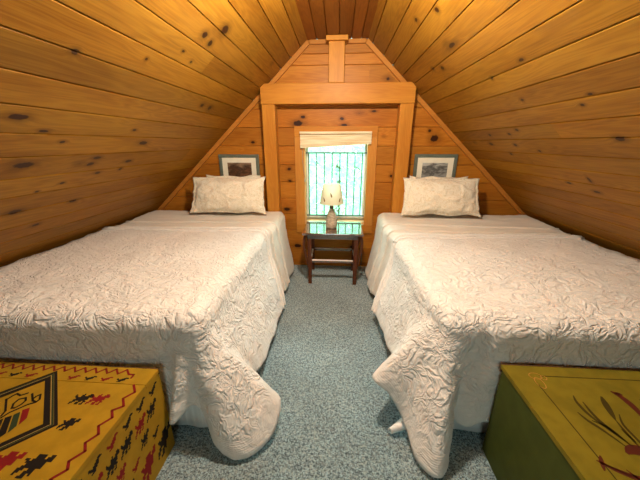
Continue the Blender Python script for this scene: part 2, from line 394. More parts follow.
# ------------------------------------------------------------------ bedding
def fabric(name, base, kind):
    m, nt, b = mat(name); g = G(nt); tc = g.n('ShaderNodeTexCoord').outputs['Object']
    uv = g.sep(g.n('ShaderNodeUVMap', uv_map='UVMap').outputs[0])
    if kind == 'quilt':
        warp = g.v('MULTIPLY', g.v('SUBTRACT', g.noise(tc, 4.5, 3, .5, 0, True), (.5, .5, .5)), (.22, .22, .22))
        p = g.v('ADD', tc, warp)
        a = g.m('ABSOLUTE', g.m('SUBTRACT', g.noise(p, 13, 2, .5, .9), .5))
        r1 = g.ss(a, 0., .14)                                  # puffy cells with narrow stitched valleys
        b2 = g.m('ABSOLUTE', g.m('SUBTRACT', g.noise(g.v('MULTIPLY', p, (1., 1.5, 1.)), 34, 1, .5, .5), .5))
        r2 = g.ss(b2, 0., .2)
        rib = g.m('MULTIPLY_ADD', g.m('SINE', g.m('MULTIPLY', uv[1], 560.)), .5, .5)
        edge = g.ss(uv[1], .13, .09)
        h = g.m('ADD', g.m('MULTIPLY', r1, .9), g.m('MULTIPLY', r2, .30))
        h = g.m('ADD', g.m('MULTIPLY', h, g.m('SUBTRACT', 1., g.m('MULTIPLY', edge, .75))), g.m('MULTIPLY', g.m('MULTIPLY', rib, edge), .09))
        n = g.bump(h, .010, .8)
        lo = g.noise(tc, 7, 3)
        n = g.bump(lo, .03, .5, n)
        g.put(b, 'Normal', n)
        dark = tuple(c*.94 for c in base)
        g.put(b, 'Base Color', g.mix(g.m('MULTIPLY', r1, r2), dark, base))
    elif kind == 'cover':
        w = g.noise(g.v('MULTIPLY', tc, (1.2, 6., 6.)), 3., 3, .5, .6)
        n = g.bump(w, .02, .5); n = g.bump(g.noise(tc, 90, 2), .002, .4, n)
        g.put(b, 'Normal', n); g.put(b, 'Base Color', g.mix(g.ss(w, .3, .7), tuple(c*.92 for c in base), base))
    elif kind == 'skirt':
        w = g.m('SINE', g.m('MULTIPLY', g.noise(g.v('MULTIPLY', tc, (9., 9., .6)), 1., 2), 40.))
        g.put(b, 'Normal', g.bump(w, .004, .4)); b.inputs['Base Color'].default_value = (*base, 1)
    else:   # paisley pillow sham
        warp = g.v('MULTIPLY', g.noise(tc, 9, 2, .5, 0, True), (.09, .09, .09))
        a = g.m('SINE', g.m('MULTIPLY', g.noise(g.v('ADD', tc, warp), 11, 2, .5, 1.2), 48.))
        pat = g.ss(a, .35, .8)
        g.put(b, 'Base Color', g.mix(g.m('MULTIPLY', pat, .55), base, (.66, .55, .36)))
        n = g.bump(g.noise(g.v('MULTIPLY', tc, (2., 2., 3.)), 4., 3, .5, .8), .055, .7)
        g.put(b, 'Normal', g.bump(g.noise(tc, 160, 1), .001, .3, n))
    b.inputs['Roughness'].default_value = .85; b.inputs['Specular IOR Level'].default_value = .25
    b.inputs['Sheen Weight'].default_value = .25; b.inputs['Sheen Roughness'].default_value = .5
    return m
M_quilt = fabric('white_quilt', (.76, .745, .72), 'quilt')
M_cover = fabric('white_coverlet', (.72, .69, .63), 'cover')
M_skirt = fabric('white_bed_skirt', (.82, .83, .83), 'skirt')
M_sham = fabric('paisley_sham', (.82, .76, .63), 'sham')
M_matt = plain('mattress_ticking', (.72, .72, .70), .9)

def drape(name, keys, ztop, xo, ys, m, amp=.006, sub=12, thick=.008, seed=0., r=.06, rowsT=26, outdrop=.05, lip=0., rolls=()):
    """keys: (rim_x, rim_y, nx, ny, hem_x, hem_y, hem_z); from the head end round the foot corner to the eave side"""
    ks = catmull(keys, sub); cols = []
    N = len(ks)
    for i, (rx, ry, nx, ny, hx, hy, hz) in enumerate(ks):
        l = math.hypot(nx, ny) or 1; nx /= l; ny /= l
        u = i/(N-1); sy = ys[0] + (ys[1]-ys[0])*u
        S = Vector((xo, sy, ztop-.004)); Rm = Vector((rx, ry, ztop)); col = []
        col.append(Vector((xo + (.02 if xo > 0 else -.02), sy, ztop-outdrop-.004)))
        for k in range(rowsT): col.append(S.lerp(Rm, k/rowsT))
        for k in range(8):
            a = k/7*PI/2; col.append(Rm + Vector((nx, ny, 0))*r*math.sin(a) + Vector((0, 0, -r*(1-math.cos(a)))))
        A = col[-1]; H = Vector((hx, hy, hz)); L = max(A.z-hz, .05)
        B1 = A + Vector((0, 0, -L*.30)); B2 = H + (A-H)*.25 + Vector((0, 0, L*.06))
        M_ = 34
        for k in range(1, M_+1):
            t = k/M_; col.append(A*(1-t)**3 + B1*3*t*(1-t)**2 + B2*3*t*t*(1-t) + H*t**3)
        cols.append(col)
    bm = BM(); uvl = bm.loops.layers.uv.new('UVMap')
    vs = [[bm.verts.new(p) for p in c] for c in cols]
    dist = []
    for c in cols:
        d = [0.]*len(c)
        for k in range(len(c)-2, -1, -1): d[k] = d[k+1] + (c[k]-c[k+1]).length
        dist.append(d)
    run = [0.]
    for i in range(1, N): run.append(run[-1] + (cols[i][-12]-cols[i-1][-12]).length)
    for i in range(N-1):
        for k in range(len(cols[0])-1):
            try: f = bm.faces.new((vs[i][k], vs[i][k+1], vs[i+1][k+1], vs[i+1][k]))
            except ValueError: continue
            for l, (a, b_) in zip(f.loops, ((i, k), (i, k+1), (i+1, k+1), (i+1, k))): l[uvl].uv = (run[a], dist[a][b_])
    bmesh.ops.recalc_face_normals(bm, faces=bm.faces); bm.normal_update()
    up = sum((v.normal.z for v in vs[N//2][4:rowsT-2])); sg = 1 if up > 0 else -1
    if sg < 0: bmesh.ops.reverse_faces(bm, faces=bm.faces); bm.normal_update()
    mv = []
    for i, c in enumerate(vs):
        for k, v in enumerate(c):
            p = v.co + Vector((seed, seed*.7, 0))
            n_ = noise.noise(p*5.)*1.0 + noise.noise(p*13.)*.5 + .35*noise.noise(p*31.)
            n_ = max(n_, -.6)
            mv.append((v, v.normal * (amp*(n_+.6))))
    for v, d in mv: v.co += d
    for c in vs:                              # the bedding swells a little towards the pillows
        for v in c:
            v.co.z += .034*max(0, min(1, (v.co.y-2.25)/.8))*max(0, min(1, (v.co.z-.45)/.2))
    for fi, rr in rolls:                      # hem rolls and folded edges, part of the same cloth
        i = min(int(fi*(N-1)), N-1)
        line = [v.co + v.normal*(thick+rr*.2) for v in vs[i][1:]]
        tube(bm, line, rr, 6)
    o = obj(name, bm, m, None, True)
    s = o.modifiers.new('thickness', 'SOLIDIFY'); s.thickness = thick; s.offset = 1
    return o

def bed(side, x_in, x_out, yf, which):
    """side -1 left, +1 right"""
    t = thing('bed', 'mattress and white pleated skirt of the %s bed, beneath its quilt' % which, 'bed', (side*(x_in+x_out)/2, (yf+3.26)/2, 0),)
    def B(name, a, m, bw, seg=4):
        bm = BM(); cx, cy_ = t.location.x, t.location.y
        xs = sorted((side*a[0], side*a[1]))
        box(bm, xs[0]-cx, xs[1]-cx, a[2]-cy_, a[3]-cy_, a[4], a[5]); o = obj(name, bm, m, t, True); bev(o, bw, seg); return o
    B('mattress', (x_in+.05, x_out-.02, yf+.06, 3.24, .42, .690), M_matt, .05)
    B('box_spring', (x_in+.05, x_out-.02, yf+.06, 3.24, .20, .418), M_matt, .02)
    # skirt: pleated strip round the inner side and the foot
    pts = []; xs0 = x_in+.015; y0 = yf+.03
    n = 150
    for i in range(n+1): pts.append((xs0, 3.245+(y0-3.245)*i/n, -1, 0))
    for i in range(1, 111): pts.append((xs0+(x_out-.04-xs0)*i/110, y0, 0, -1))
    bm = BM(); prev = None; cx, cy_ = t.location.x, t.location.y
    for i, (x, y, nx, ny) in enumerate(pts):
        ph = .5+.5*math.sin(i*.42+1.3*math.sin(i*.13)); am = .012*ph
        row = []
        for k in range(5):
            q = k/4; sp = am*(1-q) + (.05 if nx else .0)*(1-q)
            row.append(bm.verts.new((side*(x+nx*sp)-cx, y+ny*am*(1-q)-cy_, .012+q*.40)))
        if prev:
            for k in range(4): bm.faces.new((prev[k], row[k], row[k+1], prev[k+1]))
        prev = row
    bmesh.ops.recalc_face_normals(bm, faces=bm.faces)
    o = obj('bed_skirt', bm, M_skirt, t, True); s = o.modifiers.new('t', 'SOLIDIFY'); s.thickness = .004; s.offset = 0
    # two feet
    for x in (x_in+.2, x_out-.2):
        for y in (yf+.25, 3.05):
            bm = BM(); box(bm, side*x-cx-.03, side*x-cx+.03, y-cy_-.03, y-cy_+.03, .001, .20); obj('foot', bm, M_tleg, t)
    return t
bed(-1, .655, 2.17, 1.10, 'left')
bed(1, .600, 2.17, 1.17, 'right')

# smooth coverlet under the quilt: seen towards the pillows
ZT = .700
def coverlet(side, xr, hem_head, hem_mid, yh, which):
    k = []
    for y, hx, hz in hem_head: k.append((side*(xr+.045+.060*max(0, min(1, (2.72-y)/.35))), y, -side, 0, side*hx, y-.02 if y > 2.1 else y, hz))
    drape_o = drape('coverlet', k, ZT+.002, side*2.15, (3.25, 2.08), M_cover, amp=.009, sub=26, rolls=((.43, .008), (.56, .007)), thick=.005, seed=side*3.1, r=.065, outdrop=.03)
    return tag(drape_o, 'smooth rumpled off-white coverlet at the head of the %s bed' % which, 'coverlet')
coverlet(-1, .60, [(3.25, .495, .06), (3.10, .475, .05), (2.92, .49, .07), (2.7, .475, .06), (2.45, .52, .08), (2.3, .55, .10), (2.08, .58, .12)], 0, 0, 'left')
coverlet(1, .54, [(3.25, .430, .05), (3.10, .40, .06), (2.92, .415, .05), (2.7, .40, .07), (2.45, .46, .09), (2.3, .49, .10), (2.08, .53, .12)], 0, 0, 'right')

ZQ = .726
xe = .615   # left bed rim
qL = [
    (-0.69, 2.52, 1, 0, -0.44, 2.29, 0.085), (-0.69, 2.36, 1, 0, -0.436, 2.16, 0.085), (-0.69, 2.15, 1, 0, -0.446, 2.02, 0.09),
    (-0.69, 1.95, 1, 0, -0.43, 1.86, 0.09), (-0.69, 1.75, 1, 0, -0.448, 1.72, 0.1), (-0.69, 1.55, 1, 0, -0.436, 1.58, 0.1),
    (-0.69, 1.4, 1, 0, -0.45, 1.46, 0.12), (-0.69, 1.3, 1, 0.03, -0.47, 1.37, 0.14),
    (-0.685, 1.24, 1, -0.15, -0.4, 1.31, 0.16), (-0.68, 1.215, 1, -0.35, -0.27, 1.215, 0.13),
    (-0.675, 1.205, 1, -0.5, -0.272, 1.095, 0.06), (-0.672, 1.2, 1, -0.7, -0.34, 1.005, 0.028), (-0.675, 1.195, 1, -0.9, -0.425, 0.965, 0.026),
    (-0.68, 1.19, 0.8, -1, -0.515, 0.985, 0.05), (-0.69, 1.185, 0.6, -1, -0.585, 1.045, 0.12), (-0.7, 1.18, 0.4, -1, -0.64, 1.085, 0.2),
    (-0.703, 1.178, 0.3, -1, -0.69, 1.07, 0.235), (-0.708, 1.177, 0.2, -1, -0.735, 1.012, 0.205), (-0.715, 1.176, 0, -1, -0.752, 1.002, 0.19), (-0.725, 1.175, -0.1, -1, -0.775, 1.055, 0.17), (-0.78, 1.175, 0, -1, -0.84, 1.075, 0.15),
    (-0.9, 1.157, 0, -1, -0.93, 1.065, 0.14), (-1.05, 1.157, 0, -1, -1.06, 1.055, 0.12), (-1.25, 1.152, 0, -1, -1.25, 1.065, 0.13),
    (-1.5, 1.147, 0, -1, -1.5, 1.055, 0.12), (-1.75, 1.147, 0, -1, -1.75, 1.065, 0.13), (-2, 1.147, 0, -1, -2, 1.06, 0.12), (-2.14, 1.147, 0, -1, -2.14, 1.06, 0.12)]
o = drape('quilt', qL, ZQ, -2.15, (2.47, 1.165), M_quilt, amp=.010, sub=11, seed=0., r=.075, rolls=((0, .008), (.022, .006)))
tag(o, 'white embossed quilt draped over the left bed beside the yellow chest', 'quilt')
qR = [
    (0.64, 2.42, -1, 0, 0.388, 2.17, 0.13), (0.64, 2.26, -1, 0, 0.405, 2.06, 0.14), (0.64, 2.08, -1, 0, 0.412, 1.94, 0.14),
    (0.64, 1.92, -1, 0, 0.428, 1.82, 0.15), (0.64, 1.76, -1, 0, 0.424, 1.7, 0.15), (0.64, 1.62, -1, 0, 0.436, 1.6, 0.17),
    (0.642, 1.5, -1, 0, 0.42, 1.5, 0.2), (0.645, 1.42, -1, -0.05, 0.355, 1.38, 0.25), (0.65, 1.36, -1, -0.15, 0.275, 1.265, 0.275),
    (0.655, 1.325, -1, -0.3, 0.335, 1.225, 0.235), (0.66, 1.305, -1, -0.4, 0.4, 1.19, 0.15), (0.665, 1.29, -1, -0.5, 0.44, 1.12, 0.08),
    (0.668, 1.28, -1, -0.7, 0.468, 1.015, 0.032), (0.672, 1.275, -0.8, -0.9, 0.535, 0.945, 0.026), (0.68, 1.27, -0.6, -1, 0.6, 1.005, 0.04),
    (0.69, 1.265, -0.5, -1, 0.622, 1.075, 0.1), (0.7, 1.262, -0.35, -1, 0.635, 1.125, 0.17), (0.715, 1.26, -0.2, -1, 0.66, 1.15, 0.2),
    (0.735, 1.258, -0.1, -1, 0.69, 1.13, 0.15), (0.77, 1.255, 0, -1, 0.74, 1.12, 0.14), (0.82, 1.236, 0, -1, 0.8, 1.127, 0.18),
    (0.92, 1.234, 0, -1, 0.9, 1.142, 0.15), (1.1, 1.232, 0, -1, 1.1, 1.137, 0.13), (1.35, 1.229, 0, -1, 1.35, 1.147, 0.13),
    (1.6, 1.224, 0, -1, 1.6, 1.137, 0.12), (1.85, 1.224, 0, -1, 1.85, 1.147, 0.12), (2.14, 1.219, 0, -1, 2.14, 1.142, 0.12)]
o = drape('quilt', qR, ZQ, 2.15, (2.48, 1.235), M_quilt, amp=.010, sub=11, seed=5.3, r=.08, rolls=((0, .008), (.022, .006)))
tag(o, 'white embossed quilt draped over the right bed beside the green chest', 'quilt')
# corner of the right bed's sheet curling out on the carpet
bm = BM(); rows = []
for i in range(14):
    q = i/13; c = V3((.450, 1.195, .055)).lerp(V3((.352, 1.150, .012)), q); w = .030*(1-q)+.012
    rows.append([bm.verts.new(c + V3((.55, -.8, 0))*w*math.cos(a*.7) + V3((0, 0, 1))*(.028*math.sin(a)+.012*q)) for a in [PI*k/8 for k in range(9)]])
for i in range(13):
    for k in range(8): bm.faces.new((rows[i][k], rows[i+1][k], rows[i+1][k+1], rows[i][k+1]))
o = obj('sheet_corner', bm, M_skirt, None, True); s = o.modifiers.new('t', 'SOLIDIFY'); s.thickness = .005
tag(o, 'small curled white sheet corner touching the carpet under the right quilt', 'sheet')

# pillows
def pillow(label, loc, w, h, d, tilt, yaw, seed, ears=.03, flange=.035, roll=0.):
    bm = BM(); nx, ny = 56, 32; rng = random.Random(seed); grid = {}
    for s in (1, -1):
        for i in range(nx+1):
            for j in range(ny+1):
                u = i/nx*2-1; v = j/ny*2-1
                if s == -1 and (i in (0, nx) or j in (0, ny)): grid[s, i, j] = grid[1, i, j]; continue
                uu = min(abs(u)/(1-flange/w*2), 1); vv = min(abs(v)/(1-flange/h*1.1), 1)
                th = ((1-uu**2.6)*(1-vv**2.4))**.55 * d/2 + .003
                # soft outline: sides draw in, corners stay out as ears
                x = u*w/2*(1 - .03*v)*(1 - .05*(1-abs(v)**3)) * (1+ears*.4*abs(v)**6)
                y = v*h/2*(1 - .07*(1-abs(u)**4)) + .022*noise.noise(V3((u*2.2+seed, v, 1)))*abs(v)
                p = V3((x, y, seed))
                wr = .014*noise.noise(V3((p.x*6+p.y*3, p.y*9, seed)))+.009*noise.noise(V3((p.x*9-p.y*12, p.y*14+s*5, seed*3)))
                wr *= min(1, (1-uu)*4+.3)*min(1, (1-vv)*4+.3)
                x += .006*noise.noise(V3((v*5, seed, 3)))*abs(u)**4
                zz = s*(th+wr) + .012*noise.noise(V3((u*3, v*3, seed)))*(max(abs(u), abs(v))**6)
                grid[s, i, j] = bm.verts.new((x, y, zz))
    for s in (1, -1):
        for i in range(nx):
            for j in range(ny):
                f = (grid[s, i, j], grid[s, i+1, j], grid[s, i+1, j+1], grid[s, i, j+1])
                bm.faces.new(f if s == 1 else f[::-1])
    o = obj('pillow', bm, M_sham, None, True)
    o.rotation_euler = (math.radians(tilt), math.radians(roll), math.radians(yaw)); o.location = loc
    return tag(o, label, 'pillow')
pillow('ivory paisley pillow in front at the head of the left bed', (-1.170, 3.085, .962), .84, .415, .17, 70, 1, 1.)
pillow('ivory pillow tucked behind the front pillow on the left bed', (-1.160, 3.255, .962), .66, .41, .09, 84, 0, 2.)
pillow('ivory paisley pillow in front at the head of the right bed', (1.140, 3.085, .968), .81, .415, .17, 70, -1, 3.)
pillow('ivory pillow tucked behind the front pillow on the right bed', (1.155, 3.255, .965), .65, .41, .09, 84, 0, 4.)

# framed pictures
M_frame = plain('grey_green_frame', (.115, .135, .105), .45, var=.12)
M_mat = plain('cream_mat_board', (.80, .76, .62), .8)
def print_mat(name, cols, sc):
    m, nt, b = mat(name); g = G(nt); tc = g.n('ShaderNodeTexCoord').outputs['Object']
    s = g.sep(tc); n = g.noise(g.v('MULTIPLY', tc, (5., 1., 14.)), sc, 4, .6, .8)
    cr = g.n('ShaderNodeValToRGB'); e = cr.color_ramp.elements
    g.put(cr, 0, g.m('ADD', g.m('MULTIPLY', n, .9), g.m('MULTIPLY', s[2], 2.2)))
    e[0].position = .1; e[0].color = (*cols[0], 1); e[1].position = .85; e[1].color = (*cols[-1], 1)
    for i, c in enumerate(cols[1:-1]):
        q = e.new(.32+.16*i); q.color = (*c, 1)
    g.put(b, 'Base Color', cr.outputs[0]); b.inputs['Roughness'].default_value = .3; return m
P1 = print_mat('dark_landscape_print', [(.03, .02, .015), (.16, .08, .04), (.04, .022, .015), (.30, .20, .12), (.10, .05, .03)], 1.1)
P2 = print_mat('grey_landscape_print', [(.10, .11, .11), (.32, .34, .33), (.08, .08, .08), (.42, .44, .42), (.50, .54, .55)], 1.4)
def picture(cx, w, ztop, h, pm, label):
    t = thing('framed_picture', label, 'picture', (cx, WY-.002, ztop-h/2))
    a, b_ = w/2, h/2; fw = .036
    bm = BM()
    for q in ((-a, a, b_-fw, b_), (-a, a, -b_, -b_+fw), (-a, -a+fw, -b_+fw, b_-fw), (a-fw, a, -b_+fw, b_-fw)): box(bm, q[0], q[1], -.024, -.0, q[2], q[3])
    bev(obj('frame', bm, M_frame, t), .004)
    bm = BM(); i0, i1 = a-fw, b_-fw; mw = .058
    for q in ((-i0, i0, i1-mw, i1), (-i0, i0, -i1, -i1+mw), (-i0, -i0+mw, -i1+mw, i1-mw), (i0-mw, i0, -i1+mw, i1-mw)): box(bm, q[0]*.999, q[1]*.999, -.013, -.009, q[2], q[3])
    obj('mat_board', bm, M_mat, t)
    bm = BM(); box(bm, -i0+mw-.004, i0-mw+.004, -.0085, -.004, -i1+mw-.004, i1-mw+.004); obj('print', bm, pm, t)
picture(-1.117, .476, 1.388, .37, P1, 'small framed dark brown landscape picture above the left bed pillows')
picture(1.137, .470, 1.395, .37, P2, 'small framed grey landscape picture above the right bed pillows')

# ------------------------------------------------------------------ side table
t = thing('side_table', 'dark brown wooden side table with curved brackets between the beds under the window', 'table', (.003, 3.10, 0))
bm = BM(); box(bm, -.325, .325, -.255, .235, .585, .611); bev(obj('table_top', bm, M_table, t), .006, 3)
bm = BM()
box(bm, -.27, .27, -.215, -.197, .535, .584); box(bm, -.27, .27, .177, .195, .535, .584)
box(bm, -.27, -.252, -.197, .177, .535, .584); box(bm, .252, .27, -.197, .177, .535, .584)
obj('apron', bm, M_table, t)
for sx in (-1, 1):
    for sy in (-1, 1):
        y = -.215 if sy < 0 else .195
        bm = BM(); x0 = .228 if sx > 0 else -.272; y0 = y-.004 if sy < 0 else y-.040
        top = [(x0-.0, y0), (x0+.044, y0), (x0+.044, y0+.044), (x0, y0+.044)]
        bot = [(x0+.003*(1-sx)*.5, y0+.002), (x0+.042, y0+.002), (x0+.042, y0+.042), (x0+.003, y0+.042)]
        a = [bm.verts.new((*p, .001)) for p in bot]; b_ = [bm.verts.new((*p, .534)) for p in top]
        bm.faces.new(a[::-1]); bm.faces.new(b_)
        for k in range(4): bm.faces.new((a[k], a[(k+1) % 4], b_[(k+1) % 4], b_[k]))
        bev(obj('leg', bm, M_tleg, t), .004)
        # scrolled bracket bowing outwards beside the leg
        bm = BM(); xs = []
        cs = [(.300, .583), (.322, .54), (.326, .47), (.316, .39), (.298, .31), (.285, .24), (.274, .19)]
        ins = [(.290, .583), (.292, .54), (.300, .47), (.292, .39), (.280, .31), (.273, .24), (.273, .19)]
        cs = catmull(cs, 5); ins = catmull(ins, 5)
        poly = [(sx*p[0], p[1]) for p in cs] + [(sx*p[0], p[1]) for p in ins[::-1][1:]]
        ya, yb = (y0+.006, y0+.036)
        prism(bm, poly, Matrix(((1,0,0,0),(0,0,-1,yb),(0,1,0,0),(0,0,0,1))), yb-ya)
        bmesh.ops.recalc_face_normals(bm, faces=bm.faces)
        bev(obj('bracket', bm, M_tleg, t), .003)
zs = .285
M_glare = plain('stretcher_top_glare', (.90, .88, .84), .3, spec=.7)  # window glare on the stretcher tops, painted in as a pale colour
def stretcher(q):
    bm = BM(); box(bm, q[0], q[1], q[2], q[3], zs-.022, zs)
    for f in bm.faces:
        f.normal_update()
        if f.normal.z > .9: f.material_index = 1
    tag(obj('stretcher', bm, [M_table, M_glare], t), 'brown stretcher with window glare painted on its top')
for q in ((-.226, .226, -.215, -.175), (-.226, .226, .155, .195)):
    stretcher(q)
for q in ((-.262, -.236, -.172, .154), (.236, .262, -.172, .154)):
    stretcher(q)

# table lamp
t = thing('table_lamp', 'small stone-textured bottle lamp with cream leaf-dotted shade on the side table', 'lamp', (-.018, 3.075, .6115))
m, nt, b = mat('speckled_stoneware'); g = G(nt); tc = g.n('ShaderNodeTexCoord').outputs['Object']
s = g.sep(tc); nn = g.noise(g.v('MULTIPLY', tc, (20., 20., 60.)), 1.5, 4)
g.put(b, 'Base Color', g.mix(g.ss(nn, .35, .65), (.32, .26, .19), (.56, .47, .35))); b.inputs['Roughness'].default_value = .55
g.put(b, 'Normal', g.bump(nn, .004, .6))
bm = BM(); lathe(bm, [(.054, 0), (.061, .004), (.065, .03), (.063, .07), (.055, .12), (.042, .17), (.028, .205), (.021, .22)]); obj('lamp_base', bm, m, t, True)
m2 = plain('dark_bronze', (.10, .07, .04), .35, .6)
bm = BM(); lathe(bm, [(.021, .2195), (.024, .235), (.019, .255), (.012, .268), (.009, .285), (.008, .45), (.004, .475)], 20); obj('lamp_neck', bm, m2, t, True)
m, nt, b = mat('cream_shade'); g = G(nt)
out = nt.nodes['Material Output']; tl = nt.nodes.new('ShaderNodeBsdfTranslucent'); mx = nt.nodes.new('ShaderNodeMixShader'); mx.inputs[0].default_value = .45
tl.inputs[0].default_value = (.95, .90, .72, 1); b.inputs['Base Color'].default_value = (.86, .85, .74, 1); b.inputs['Roughness'].default_value = .8
nt.links.new(b.outputs[0], mx.inputs[1]); nt.links.new(tl.outputs[0], mx.inputs[2]); nt.links.new(mx.outputs[0], out.inputs[0])
bm = BM(); lathe(bm, [(.132, .278), (.130, .286), (.094, .478), (.092, .484), (.090, .478), (.127, .286), (.128, .278)], 48, caps=False)
sh = obj('lamp_shade', bm, m, t, True)
ml = plain('leaf_print_brown', (.22, .12, .035), .7)
for k, (ph, zz, tl_) in enumerate([(-130, .335, .5), (-92, .385, .3), (-45, .33, -.5), (-10, .40, .2), (40, .34, .4), (90, .38, -.3), (140, .34, .3), (180, .40, -.4)]):
    bm = BM(); a = math.radians(ph); pts = []
    for q in range(10):
        s_ = q/9*2*PI; lx = .0075*math.sin(s_); lz = .026*math.cos(s_)
        lx *= (1-.5*math.cos(s_)); px = lx*math.cos(tl_) - lz*math.sin(tl_); pz = lx*math.sin(tl_) + lz*math.cos(tl_)
        zq = zz+pz; r_ = .130 + (zq-.286)/(.478-.286)*(.094-.130) + .0012; aa = a + px/r_
        pts.append(bm.verts.new((r_*math.cos(aa), r_*math.sin(aa), zq)))
    bm.faces.new(pts); o = obj('leaf_motif', bm, ml, sh); s = o.modifiers.new('t', 'SOLIDIFY'); s.thickness = .0005; s.offset = 1
bm = BM(); tube(bm, catmull([(-.03, .05, .30-.29), (.05, .17, .0075), (.12, .27, .0075)], 6), .003, 6); bm.free()
bm = BM(); tube(bm, catmull([(.365, 3.385, .30), (.365, 3.385, .15), (.36, 3.38, .03), (.355, 3.35, .0065), (.345, 3.25, .0065), (.34, 3.17, .0065), (.360, 3.130, .0065), (.43, 3.112, .0065), (.50, 3.10, .0065)], 8), .0038, 6)
tag(obj('lamp_cord', bm, plain('pale_cord', (.14, .17, .19), .4), None, True), 'thin grey power cord lying on the carpet right of the side table', 'cord')

# ------------------------------------------------------------------ painted chests
M_yel = plain('yellow_paint', (.34, .20, .012), .6, spec=.15, bumpsc=40, bumpd=.0008, var=.10)
M_blk = plain('black_paint', (.014, .011, .009), .6, spec=.12)
M_red = plain('red_paint', (.19, .012, .012), .6, spec=.12)
M_dgr = plain('dark_green_paint', (.028, .045, .02), .6, spec=.12)
M_tan = plain('tan_line_paint', (.42, .28, .08), .45)
M_edge = plain('worn_wood_edge', (.07, .028, .012), .6)
YM = [M_yel, M_blk, M_red, M_dgr, M_tan, M_edge]
CX, CYc, CZ = -1.25, .73, .5
t = thing('yellow_chest', 'yellow painted wooden chest with black and red figures, beside the left bed', 'chest', (CX, CYc, 0))
def top(z): return Matrix.Translation((0, 0, z))
def L(pts): return [(p[0]-CX, p[1]-CYc) for p in pts]
def strip(bm, pts, w, M, d, mi, closed=False):
    n = len(pts)
    for i in range(n-1 if not closed else n):
        a = V3((*pts[i], 0)); b_ = V3((*pts[(i+1) % n], 0)); q = (b_-a).normalized(); s_ = V3((-q.y, q.x, 0))*w/2
        a2 = a-q*w*.3; b2 = b_+q*w*.3
        prism(bm, [tuple((a2-s_)[:2]), tuple((b2-s_)[:2]), tuple((b2+s_)[:2]), tuple((a2+s_)[:2])], M, d, mi)
BIRD = ["......##.", ".....####", "#...###..", "##.####..", ".######..", "..####...", "...##....", "..###...."]
BEAST = [".....#...##.", "#...##..####", "##..########", ".#########..", "..########..", ".########...", ".##..##.##..", "##..##..#...", "#...##.##..."]
RIDER = ["....####..##", "....####.###", "##.#########", ".#########..", "..########..", ".#########..", "###..###....", "##..####....", "#...##.#....", "...###......"]
def icon(bm, art, M, w, h, mi, d=.0006, shear=.25):
    R, Cn = len(art), len(art[0])
    for r, row in enumerate(art):
        c = 0
        while c < Cn:
            if row[c] == '#':
                e = c
                while e < Cn and row[e] == '#': e += 1
                y1 = h/2 - r*h/R; y0 = y1-h/R
                x0 = -w/2+c*w/Cn; x1 = -w/2+e*w/Cn; s0 = shear*y0; s1 = shear*y0
                prism(bm, [(x0+s0, y0), (x1+s0, y0), (x1+s1, y1), (x0+s1, y1)], M, d, mi); c = e
            else: c += 1
x0c, x1c, y0c, y1c = -1.715, -.785, .425, 1.035
bm = BM(); box(bm, x0c+.004-CX, x1c-.004-CX, y0c+.004-CYc, y1c-.004-CYc, .0, .478)
side = lambda y, z, mi, art, w, h, k=1: icon(bm, art, Matrix(((0,0,1,x1c-.0042-CX),(1,0,0,y-CYc),(0,1,0,z),(0,0,0,1))), w, h, mi, .0008)
for y in (.973, .888, .808, .725, .643, .56, .475): side(y, .432, 1 if y > .75 or y < .7 else 2, BIRD, .058, .042)
for y, c in ((.938, 1), (.862, 2), (.778, 1), (.702, 1), (.62, 2), (.54, 1)): side(y, .350, c, BEAST, .068, .068)
for y, c in ((.865, 1), (.72, 2), (.58, 1)): side(y, .262, c, BEAST, .052, .060)
for y, c in ((.968, 1), (.845, 2), (.70, 1), (.56, 2)): side(y, .110, c, RIDER, .100, .125)
side(.93, .215, 1, BIRD, .05, .04); side(.79, .205, 2, BIRD, .05, .04)
body = obj('chest_body', bm, YM, t)
bm = BM(); box(bm, x0c-.004-CX, x1c-CX+.002, y0c-.006-CYc, .930-CYc, .480, CZ)
MT = top(CZ)
# woven diamond with the painted word
def ring(bm, h0, h1, mi, z=.0005):
    for q in range(4):
        a = q*PI/2
        c, s_ = math.cos(a), math.sin(a); c2, s2 = math.cos(a+PI/2), math.sin(a+PI/2)
        prism(bm, [(h0*c, h0*s_), (h0*c2, h0*s2), (h1*c2, h1*s2), (h1*c, h1*s_)][::-1], MT, z, mi)
bmD = bm
ring(bm, .240, .256, 1); ring(bm, .2285, .2385, 3); ring(bm, .226, .2285, 4); ring(bm, .196, .224, 1)
wl = .0075
for pts in ([(-1.316,.825), (-1.258,.772), (-1.251,.751)], [(-1.313,.821), (-1.307,.841), (-1.301,.853), (-1.276,.845), (-1.257,.859)],
            [(-1.247,.786), (-1.262,.806), (-1.263,.827), (-1.242,.836), (-1.228,.823), (-1.227,.805), (-1.236,.788), (-1.247,.786)],
            [(-1.236,.857), (-1.199,.825), (-1.178,.819), (-1.176,.832), (-1.197,.856), (-1.205,.845), (-1.206,.834)],
            [(-1.290,.700), (-1.242,.745), (-1.234,.768), (-1.200,.806), (-1.177,.819)]):
    strip(bm, L(pts), wl, MT, .0006, 1)
for q, mi in (([(-1.195,.781), (-1.176,.793), (-1.141,.749), (-1.142,.720)], 2), ([(-1.2075,.759), (-1.1945,.773), (-1.146,.716), (-1.149,.688)], 3),
              ([(-1.227,.745), (-1.210,.756), (-1.155,.687), (-1.162,.661)], 1), ([(-1.247,.724), (-1.230,.742), (-1.170,.664), (-1.180,.640)], 1),
              ([(-1.266,.704), (-1.250,.720), (-1.186,.640), (-1.196,.618)], 3), ([(-1.285,.684), (-1.269,.700), (-1.204,.618), (-1.214,.596)], 2)):
    prism(bm, L(q), MT, .0006, mi)
